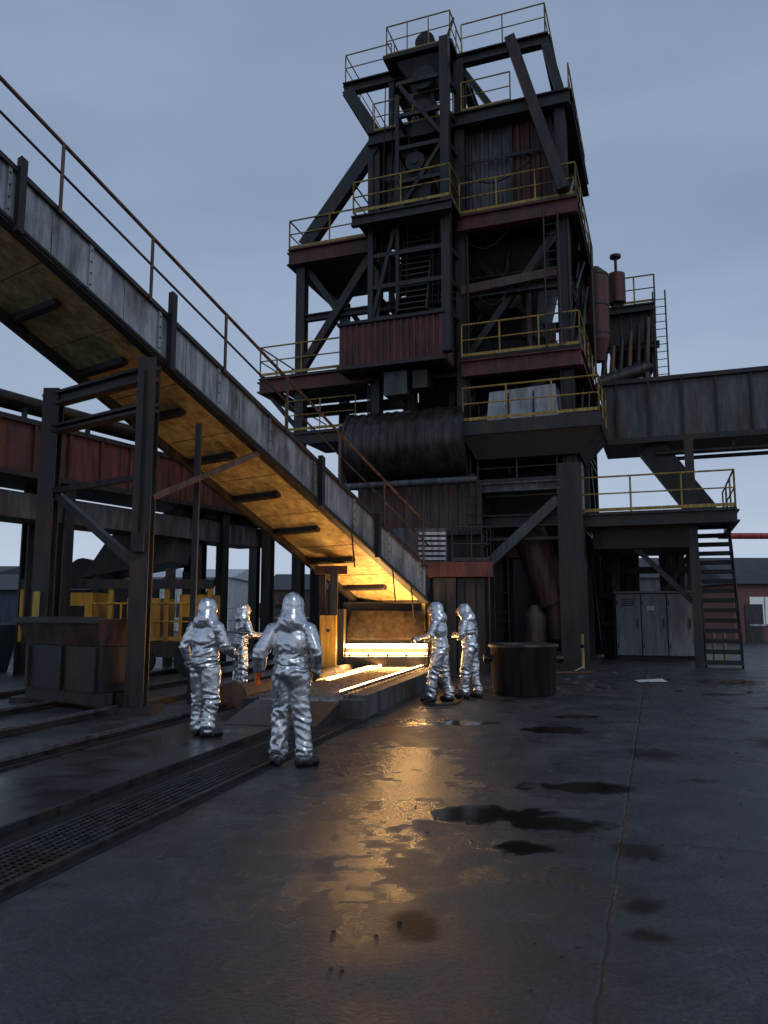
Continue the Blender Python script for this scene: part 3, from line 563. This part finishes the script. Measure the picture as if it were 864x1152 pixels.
o.box('gearbox',(-8.8,24,1.4),(-7.4,25.5,2.6),STEEL2); o.beam('brace',(-9,24.1,.2),(-6.7,24.1,2.8),.12,.12,STEEL); o.finish()
o=Obj('yellow_transfer_car')
o.box('chassis',(-9.6,20.6,.45),(-4.6,22.4,.85),STEEL); o.box('engine_housing',(-9.0,20.7,.86),(-7.8,22.2,2.15),YELB); o.box('hood',(-6.9,20.8,.86),(-6.0,22.2,2.0),YELB); o.box('end_housing',(-5.5,20.8,.86),(-4.7,22.2,2.1),YELB)
o.box('top_beam',(-9.7,20.6,2.25),(-4.6,20.85,2.5),STEEL); o.box('grille',(-8.8,20.68,1.1),(-8.0,20.698,1.8),STEEL2); o.box('hood_vent',(-6.8,20.78,1.2),(-6.4,20.798,1.6),STEEL2); o.box('end_panel',(-5.4,20.78,1.0),(-5.1,20.798,1.5),STEEL2)
for x in (-9.0,-8.2,-6.4,-5.2): o.cyl('wheels',(x,20.55,.35),(x,20.75,.35),.35,STEEL2,20)
o.rail('rail',[(-7.8,20.62,.86),(-4.6,20.62,.86)],YELB,h=1.0,sp=.8); 
for x in (-9.65,-7.3,-5.8,-4.65): o.beam('post',(x,20.7,.85),(x,20.7,2.25),.12,.12,YELB)
o.finish()
o=Obj('dark_skip_container'); o.hexa('body',[(-12.4,20,0),(-10.4,20,0),(-10.4,21.6,0),(-12.4,21.6,0)],[(-12.7,19.8,1.3),(-10.2,19.8,1.3),(-10.2,21.8,1.3),(-12.7,21.8,1.3)],BLUE); o.box('rim',(-12.75,19.7,1.301),(-10.15,19.82,1.4),STEEL)
for x in (-12.2,-11.3,-10.6): o.box('rib',(x,19.82,.2),(x+.08,19.9,1.29),STEEL)
o.finish()
o=Obj('steel_bucket')
cx,cy=2.80,15.7; n=36
prof=[(.58,0.0),(.62,.03),(.655,.9),(.70,.93),(.70,.99),(.655,1.0),(.62,.97),(.56,.12),(0.001,.12)]
vs=[];fs=[]
for r,z in prof:
    for i in range(n): vs.append((cx+r*math.cos(2*math.pi*i/n),cy+r*math.sin(2*math.pi*i/n),z))
for k in range(len(prof)-1):
    for i in range(n): fs.append((k*n+i,k*n+(i+1)%n,(k+1)*n+(i+1)%n,(k+1)*n+i))
o.add('shell',vs,fs,DRUM,True); o.cyl('trunnion',(cx-.8,cy,.7),(cx-.62,cy,.7),.07,STEEL,12); o.cyl('trunnion',(cx+.62,cy,.7),(cx+.8,cy,.7),.07,STEEL,12)
o.finish()
o=Obj('storage_cabinet',tower)
o.box('body',(.9,4.3,.1),(3.45,5.4,2.3),STEEL2); o.box('side_panel',(3.451,4.3,.1),(3.47,5.4,2.3),CAB); o.box('base',(.95,4.35,0),(3.4,5.35,.099),STEEL)
for a in (.92,1.77,2.62): o.box('door',(a,4.25,.16),(a+.81,4.298,2.26),CAB); o.box('handle',(a+.68,4.20,1.1),(a+.72,4.249,1.4),STEEL); o.box('hinge',(a+.02,4.235,.4),(a+.06,4.249,.55),STEEL); o.box('hinge',(a+.02,4.235,1.9),(a+.06,4.249,2.05),STEEL)
for i in range(4): o.box('vents',(1.1,4.24,1.85+i*.07),(1.5,4.249,1.88+i*.07),BLACK)
o.box('top_lip',(.86,4.20,2.301),(3.5,5.45,2.36),CAB); o.box('label',(1.95,4.243,1.7),(2.2,4.249,1.85),PAPER)
o.finish()
o=Obj('paper_sheet'); o.add('sheet',[(5.95,18.3,.01),(6.6,18.25,.02),(6.65,18.75,.05),(6.0,18.8,.012)],[(0,1,2,3)],PAPER); o.finish()
o=Obj('paper_sheet'); o.add('sheet',[(5.3,21.7,.01),(5.55,21.7,.12),(5.55,21.8,.14),(5.3,21.8,.012)],[(0,1,2,3)],PAPER); o.finish()
for x,y in ((11.0,26.0),(11.45,26.2),(5.75,22.6),(-1.9,17.9)):
    o=Obj('bollard'); o.cyl('post',(x,y,0),(x,y,1.0),.05,YEL,14); o.cyl('cap',(x,y,1.0),(x,y,1.04),.055,STEEL,14); o.cyl('foot',(x,y,0),(x,y,.02),.14,STEEL,14); o.cyl('band',(x,y,.6),(x,y,.7),.053,BLACK,14); o.finish()
o=Obj('scrap_debris')
for i in range(230):
    if i<80: x=random.uniform(2,7.5); y=random.uniform(15,23); sz=random.uniform(.02,.08)
    else: y=3.5+16*random.random()**1.2; x=random.uniform(-.2,1)*y*.45; sz=random.uniform(.004,.014)
    if abs(x-1)<1 and 13.8<y<15.4: continue
    a=random.uniform(0,3)
    o.hexa('chips',[(x,y,0),(x+sz*2,y+sz*a*.4,0),(x+sz*1.6,y+sz,0),(x,y+sz,0)],[(x,y,sz*.5),(x+sz*1.7,y+sz*a*.3,sz*.4),(x+sz*1.5,y+sz,sz*.6),(x,y+sz,sz*.3)],random.choice([STEEL,PIPE,CONC]))
o.beam('plank',(4.2,20.6,.05),(5.6,20.9,.05),.15,.05,PIPE); o.beam('plank',(3.6,19.6,.04),(4.9,19.9,.04),.12,.04,STEEL)
o.finish()

def shed(name,x0,y0,x1,y1,h,rh,wall,roof,wins=0,wz=1.2,wh=1.3,wm=GLASS):
    o=Obj(name); o.box('walls',(x0,y0,0),(x1,y1,h),wall)
    ym=(y0+y1)/2; e=.3
    o.add('roof',[(x0-e,y0-e,h+.02),(x1+e,y0-e,h+.02),(x1+e,y1+e,h+.02),(x0-e,y1+e,h+.02),(x0-e,ym,h+rh),(x1+e,ym,h+rh)],[(0,1,5,4),(2,3,4,5),(0,4,3),(1,2,5),(3,2,1,0)],roof)
    for i in range(wins):
        cx=x0+(i+.5)*(x1-x0)/wins; w=min(.8,(x1-x0)/wins*.3)
        o.box('windows',(cx-w,y0-.03,wz),(cx+w,y0-.004,wz+wh),wm); o.box('window_frames',(cx-w-.08,y0-.06,wz-.1),(cx+w+.08,y0-.032,wz-.0),WHITE); o.box('window_frames',(cx-.03,y0-.05,wz),(cx+.03,y0-.031,wz+wh),WHITE)
    o.box('door',(x0+.6,y0-.05,0),(x0+1.6,y0-.004,2.1),ROOF)
    o.finish()
shed('brick_building',19.4,43,40,52,3.2,1.8,BRICK,ROOF,6,1.0,1.5,LITW)
shed('factory_shed',-60,60,-32,75,4.2,1.5,PANELG,ROOF,8)
shed('factory_shed',-30,70,-14,85,4.8,1.2,WHITE,WHITE,5)
shed('factory_shed',-12,80,14,95,4.0,2,PANEL,ROOF,8)
shed('factory_shed',16,75,60,90,5.0,2.5,PANELG,ROOF,8)
shed('blue_shed',-26,34,-13.2,42,2.6,.9,BLUE,ROOF,4)
shed('factory_shed',44,60,90,80,6,2,BRICK,ROOF,8)
o=Obj('red_overhead_pipe'); o.cyl('pipe',(15.3,35,5.1),(40,37,5.3),.14,REDP,12)
for x in (24,32): o.ibeam('post',(x,35+(x-15.3)*.08,0),(x,35+(x-15.3)*.08,5.0),.2,.2,STEEL)
o.finish()
o=Obj('site_fence')
for i in range(60):
    x=-60+i*2.2; o.beam('posts',(x,54,0),(x,54,2),.06,.06,STEEL)
for z in (.3,1.1,1.95): o.beam('wires',(-60,54,z),(70,54,z),.03,.03,STEEL)
o.finish()
o=Obj('distant_treeline')
vs=[];fs=[]
for i in range(240):
    x=-420+i*3.5; h=5+3*noise.noise(V((x*.02,0,0)))+2.2*noise.noise(V((x*.13,3,0)))+1.2*noise.noise(V((x*.5,7,0)))
    vs+=[(x,260,-.2),(x,260+4*noise.noise(V((x*.2,1,1))),max(1.5,h))]
for i in range(239): fs.append((2*i,2*i+2,2*i+3,2*i+1))
TREE=simple('distant_foliage',(.035,.045,.035),.9); o.add('mass',vs,fs,TREE); o.finish()

# ------------------------------------------------------------------ workers
def prim_mesh(prims):
    vs=[];fs=[]
    def ell(c,r,M=None,nu=14,nv=9):
        o_=len(vs); c=V(c)
        pts=[V((0,0,-1))]
        for j in range(1,nv):
            ph=-math.pi/2+math.pi*j/nv
            for i in range(nu):
                th=2*math.pi*i/nu; pts.append(V((math.cos(ph)*math.cos(th),math.cos(ph)*math.sin(th),math.sin(ph))))
        pts.append(V((0,0,1)))
        for p in pts:
            q=V((p.x*r[0],p.y*r[1],p.z*r[2])); 
            if M: q=M@q
            vs.append(c+q)
        for i in range(nu): fs.append((o_,o_+1+(i+1)%nu,o_+1+i))
        for j in range(nv-2):
            for i in range(nu):
                a=o_+1+j*nu; fs.append((a+i,a+(i+1)%nu,a+nu+(i+1)%nu,a+nu+i))
        t_=len(vs)-1; a=o_+1+(nv-2)*nu
        for i in range(nu): fs.append((t_,a+i,a+(i+1)%nu))
    def cap(p,q,r1,r2,n=14):
        p=V(p);q=V(q); ell(p,(r1,)*3); ell(q,(r2,)*3)
        d=(q-p).normalized(); up=V((0,0,1)) if abs(d.z)<.9 else V((1,0,0)); x=d.cross(up).normalized(); y=d.cross(x)
        o_=len(vs)
        for e,r in ((p,r1),(q,r2)):
            for i in range(n): a=2*math.pi*i/n; vs.append(e+(x*math.cos(a)+y*math.sin(a))*r)
        for i in range(n): fs.append((o_+i,o_+(i+1)%n,o_+n+(i+1)%n,o_+n+i))
        fs.append(tuple(range(o_,o_+n))[::-1]); fs.append(tuple(range(o_+n,o_+2*n)))
    for p in prims:
        if p[0]=='e': ell(*p[1:])
        else: cap(*p[1:])
    return vs,fs
def blob(name,prims,voxel,smooth,mat,wrinkle=0,seed=0,parent=None):
    vs,fs=prim_mesh(prims)
    me=bpy.data.meshes.new('tmp'); me.from_pydata(vs,[],fs); me.update()
    ob=bpy.data.objects.new('tmp',me); scene.collection.objects.link(ob)
    r=ob.modifiers.new('r','REMESH'); r.mode='VOXEL'; r.voxel_size=voxel
    sm_=ob.modifiers.new('s','SMOOTH'); sm_.factor=.5; sm_.iterations=smooth
    dg=bpy.context.evaluated_depsgraph_get(); dg.update()
    m2=bpy.data.meshes.new_from_object(ob.evaluated_get(dg)); bpy.data.objects.remove(ob)
    if wrinkle:
        ns=[v.normal.copy() for v in m2.vertices]; sd=V((seed*7.3,seed*3.1,seed))
        for v,nn in zip(m2.vertices,ns):
            p=v.co
            k=.45 if p.z>1.54 else 1.0
            b_=max(math.exp(-((p.z-.5)/.11)**2),math.exp(-((p.z-.17)/.09)**2)*1.2,math.exp(-((p.z-.98)/.08)**2)*.9,math.exp(-((p.z-1.17)/.09)**2)*.7)
            w=V((noise.noise(p*3+sd),noise.noise(p*3+sd+V((9,0,0))),noise.noise(p*3+sd+V((0,9,0)))))*.3
            r1=noise.noise(V((p.x*4,p.y*4,p.z*2.2))+w*2+sd)
            q=V((p.x*6,p.y*6,p.z*14))+w*4+sd
            r2=(1-abs(noise.noise(q))*2.8)
            q=V((p.x*13,p.y*13,p.z*11))+w*5+sd
            r3=(1-abs(noise.noise(q))*2.8)
            v.co=p+nn*wrinkle*k*(r1*1.5+(r2-.4)*(.22+.85*b_)+(r3-.4)*.18)
    m2.materials.clear(); m2.materials.append(mat)
    m2.polygons.foreach_set('use_smooth',[True]*len(m2.polygons)); m2.update()
    o_=bpy.data.objects.new(name,m2); scene.collection.objects.link(o_); o_.parent=parent
    return o_
def worker(x,y,az,pose,seed,z0=0,h=1.0):
    em=bpy.data.objects.new('worker',None); em.location=(x,y,z0); em.rotation_euler=(0,0,-math.radians(az)); em.scale=(h,h,h); em.empty_display_size=.2
    scene.collection.objects.link(em)
    g=lambda k,d: V(pose.get(k,d))
    lean=g('lean',(0,0,0))
    pel=V((0,0,.95)); ch=V((0,0,1.28))+lean*.6; sh=V((0,0,1.46))+lean; hd=V((0,.02,1.675))+lean+g('head',(0,0,0))
    S=[('e',pel,(.178,.14,.15)),('e',V((0,0,1.08))+lean*.3,(.195,.145,.16)),('e',ch,(.215,.145,.23)),('e',(pel+V((0,-.03,.02))),(.18,.14,.12)),
       ('c',sh+V((-.16,0,-.03)),sh+V((.16,0,-.03)),.082,.082),('c',sh+V((-.07,-.02,.02)),sh+V((.07,-.02,.02)),.10,.10),('c',sh,sh+V((0,.0,.08)),.13,.12),
       ('e',V((0,0,1.0))+lean*.1,(.205,.16,.07)),
       ('e',hd,(.118,.130,.150)),('c',hd+V((0,-.02,-.02)),sh+V((0,-.015,.05)),.118,.150),('e',hd+V((0,-.045,.01)),(.112,.105,.138)),
       ('c',hd+V((-.04,-.01,-.08)),sh+V((-.12,0,.0)),.085,.07),('c',hd+V((.04,-.01,-.08)),sh+V((.12,0,.0)),.085,.07)]
    boots=[];
    for sd,sg in (('L',-1),('R',1)):
        hip=V((sg*.092,0,.90)); an=g('ank'+sd,(sg*.14,0,.1)); kn=g('knee'+sd,((hip.x+an.x)/2+sg*.008,(hip.y+an.y)/2+.025,.50))
        S+=[('c',hip,kn,.122,.10),('c',kn,an+V((0,0,.06)),.10,.088),('c',an+V((0,0,.12)),an+V((0,0,.03)),.094,.098)]
        fd=g('foot'+sd,(sg*.25,1,0)).normalized(); base=V((an.x,an.y,an.z-.1))
        boots+=[('c',base+V((0,0,.06))-fd*.05,base+V((0,0,.055))+fd*.14,.055,.05),('c',base+V((0,0,.06)),base+V((0,0,.16)),.06,.065),('e',base+V((0,0,.03))+fd*.05,(.055,.055,.035)),('c',base+V((0,0,.035))-fd*.07,base+V((0,0,.035))+fd*.16,.036,.036)]
        shd=sh+V((sg*.195,0,-.04)); el=g('elb'+sd,(sg*.27,-.02,1.17)); wr=g('wri'+sd,(sg*.29,.08,.91))
        big=pose.get('big'+sd,1.0); cuffend=wr if big==1 else el.lerp(wr,.75)
        S+=[('c',shd,el,.088,.074),('c',el,cuffend,.073,.058),('c',el.lerp(cuffend,.9),cuffend,.060,.064)]
        d=(wr-el).normalized(); inward=V((-sg,0,0)); inward=(inward-d*inward.dot(d)).normalized(); ac=d.cross(inward).normalized()
        if ac.y<0: ac=-ac
        G=[('c',wr-d*.02,wr+d*.03,.036*big,.034*big)]
        if big>1: G+=[('c',wr-d*.10,wr+d*.0,.068,.046),('c',wr-d*.12,wr-d*.08,.072,.068)]
        for k in (-1.5,-.5,.5,1.5): G.append(('c',wr+d*.02+ac*k*.014*big,wr+d*.10+ac*k*.020*big,.017*big,.015*big))
        curl=pose.get('curl',.5)
        for i,k in enumerate((-1.5,-.5,.5,1.5)):
            L=(.060,.072,.078,.068)[i]*big; b0=wr+d*.10+ac*k*.021*big
            m1=b0+(d*(1-curl*.35)+inward*curl*.6)*L*.55; m2_=m1+(d*(1-curl*1.0)+inward*curl*1.1)*L*.5; 
            G+=[('c',b0,m1,.0125*big,.0115*big),('c',m1,m2_,.0115*big,.010*big)]
        t0=wr+d*.035+ac*.03*big; t1=t0+(ac*.7+d*.6+inward*.3)*.045*big; t2=t1+(d*.9+inward*.4)*.035*big
        G+=[('c',t0,t1,.016*big,.014*big),('c',t1,t2,.014*big,.011*big)]
        blob('glove_'+('left' if sg<0 else 'right'),G,.0045,2,pose.get('glove'+sd,DARKG),0,0,em)
    blob('silver_suit',S,.0115,7,SUIT,.0155,seed,em)
    blob('boots',boots,.009,2,BOOT,0,0,em)
    hv=hd
    F=[('e',hv+V((0,.068,-.005)),(.074,.075,.096)),('c',hv+V((0,.143,.012)),hv+V((0,.158,-.02)),.009,.014),('e',hv+V((0,.110,-.072)),(.036,.032,.026)),
       ('e',hv+V((0,.127,.038)),(.05,.014,.012))]
    blob('face',F,.006,1,SKIN,0,0,em)
    ev,ef=prim_mesh([('e',hv+V((-.030,.139,.018)),(.013,.006,.007)),('e',hv+V((.030,.139,.018)),(.013,.006,.007))])
    me=bpy.data.meshes.new('eyes'); me.from_pydata(ev,[],ef); me.materials.append(EYE); e=bpy.data.objects.new('eyes',me); e.parent=em; scene.collection.objects.link(e)
    ev,ef=prim_mesh([('e',hv+V((0,.143,-.046)),(.022,.005,.006))])
    me=bpy.data.meshes.new('mouth'); me.from_pydata(ev,[],ef); me.materials.append(LIPS); e=bpy.data.objects.new('mouth',me); e.parent=em; scene.collection.objects.link(e)
    return em
worker(-1.0,8.4,8,dict(elbL=(-.32,-.06,1.18),wriL=(-.37,.02,.99),elbR=(.29,-.04,1.18),wriR=(.24,.16,.98),gloveL=ORANGE,bigL=1.25,gloveR=DARKG,ankL=(-.13,.02,.1),ankR=(.16,-.02,.1),footR=(.7,.7,0),footL=(-.3,1,0),head=(.01,.01,0)),1)
worker(-2.3,10.05,25,dict(elbL=(-.29,-.06,1.18),wriL=(-.30,.07,.94),elbR=(.27,.04,1.18),wriR=(.25,.27,1.08),ankL=(-.12,.05,.15),ankR=(.12,-.05,.15),footR=(.6,.7,0),head=(0,.02,-.01)),2)
worker(-2.95,16.0,55,dict(elbR=(.28,.10,1.18),wriR=(.20,.36,1.15),elbL=(-.28,.05,1.18),wriL=(-.16,.30,1.12),lean=(0,.05,-.01)),3)
worker(1.04,14.35,-70,dict(lean=(0,.04,0),head=(0,.03,-.01),elbL=(-.28,.10,1.20),wriL=(-.22,.38,1.12),elbR=(.28,.08,1.17),wriR=(.16,.33,1.10),ankL=(-.12,.16,.1),ankR=(.12,-.12,.1),footL=(0,1,0)),4)
worker(1.66,14.95,-60,dict(lean=(0,.05,0),head=(0,.06,-.03),elbL=(-.28,.06,1.18),wriL=(-.10,.28,1.18),elbR=(.28,.04,1.18),wriR=(.12,.30,1.12),ankL=(-.12,.08,.1),ankR=(.14,-.08,.1)),5)

# ------------------------------------------------------------------ world
w=bpy.data.worlds.new('World'); scene.world=w; w.use_nodes=True; nt=w.node_tree; bg=nt.nodes['Background']
sky=N(nt,'ShaderNodeTexSky'); sky.sky_type='NISHITA'; sky.sun_disc=False; sky.sun_elevation=math.radians(4); sky.sun_rotation=math.radians(150); sky.air_density=1.5; sky.dust_density=2
tc=N(nt,'ShaderNodeTexCoord'); sp=N(nt,'ShaderNodeSeparateXYZ'); nt.links.new(tc.outputs['Generated'],sp.inputs[0])
g=ramp(nt,sp.outputs[2],[(0,(.54,.65,.82)),(.18,(.41,.51,.68)),(.45,(.285,.375,.545)),(1,(.17,.23,.36))])
mp=N(nt,'ShaderNodeMapping'); mp.inputs['Scale'].default_value=(1,1,3.2); nt.links.new(tc.outputs['Generated'],mp.inputs[0])
nz=N(nt,'ShaderNodeTexNoise'); nz.inputs['Scale'].default_value=2.2; nz.inputs['Detail'].default_value=4; nz.inputs['Roughness'].default_value=.5; nt.links.new(mp.outputs[0],nz.inputs['Vector'])
cl=ramp(nt,nz.outputs['Fac'],[(.3,(.86,.88,.90)),(.7,(1.14,1.12,1.09))])
c=mixc(nt,1,g,cl,'MULTIPLY')
vm=N(nt,'ShaderNodeVectorMath',operation='SCALE'); nt.links.new(c,vm.inputs[0]); vm.inputs['Scale'].default_value=10
c=mixc(nt,.9,sky.outputs[0],vm.outputs[0]); nt.links.new(c,bg.inputs['Color']); bg.inputs['Strength'].default_value=.1
sun=bpy.data.lights.new('sun','SUN'); sun.energy=.45; sun.angle=math.radians(20); sun.color=(.9,.93,1)
so=bpy.data.objects.new('sun',sun); scene.collection.objects.link(so); so.rotation_euler=(math.radians(50),0,math.radians(30))

# ------------------------------------------------------------------ camera
cam=bpy.data.cameras.new('camera'); co=bpy.data.objects.new('camera',cam); scene.collection.objects.link(co)
co.location=(0,0,1.6); co.rotation_euler=(math.radians(97.5),0,0); cam.sensor_fit='VERTICAL'; cam.sensor_height=34.6; cam.lens=34.6*865/1152
cam.clip_end=3000; cam.clip_start=.05
scene.camera=co
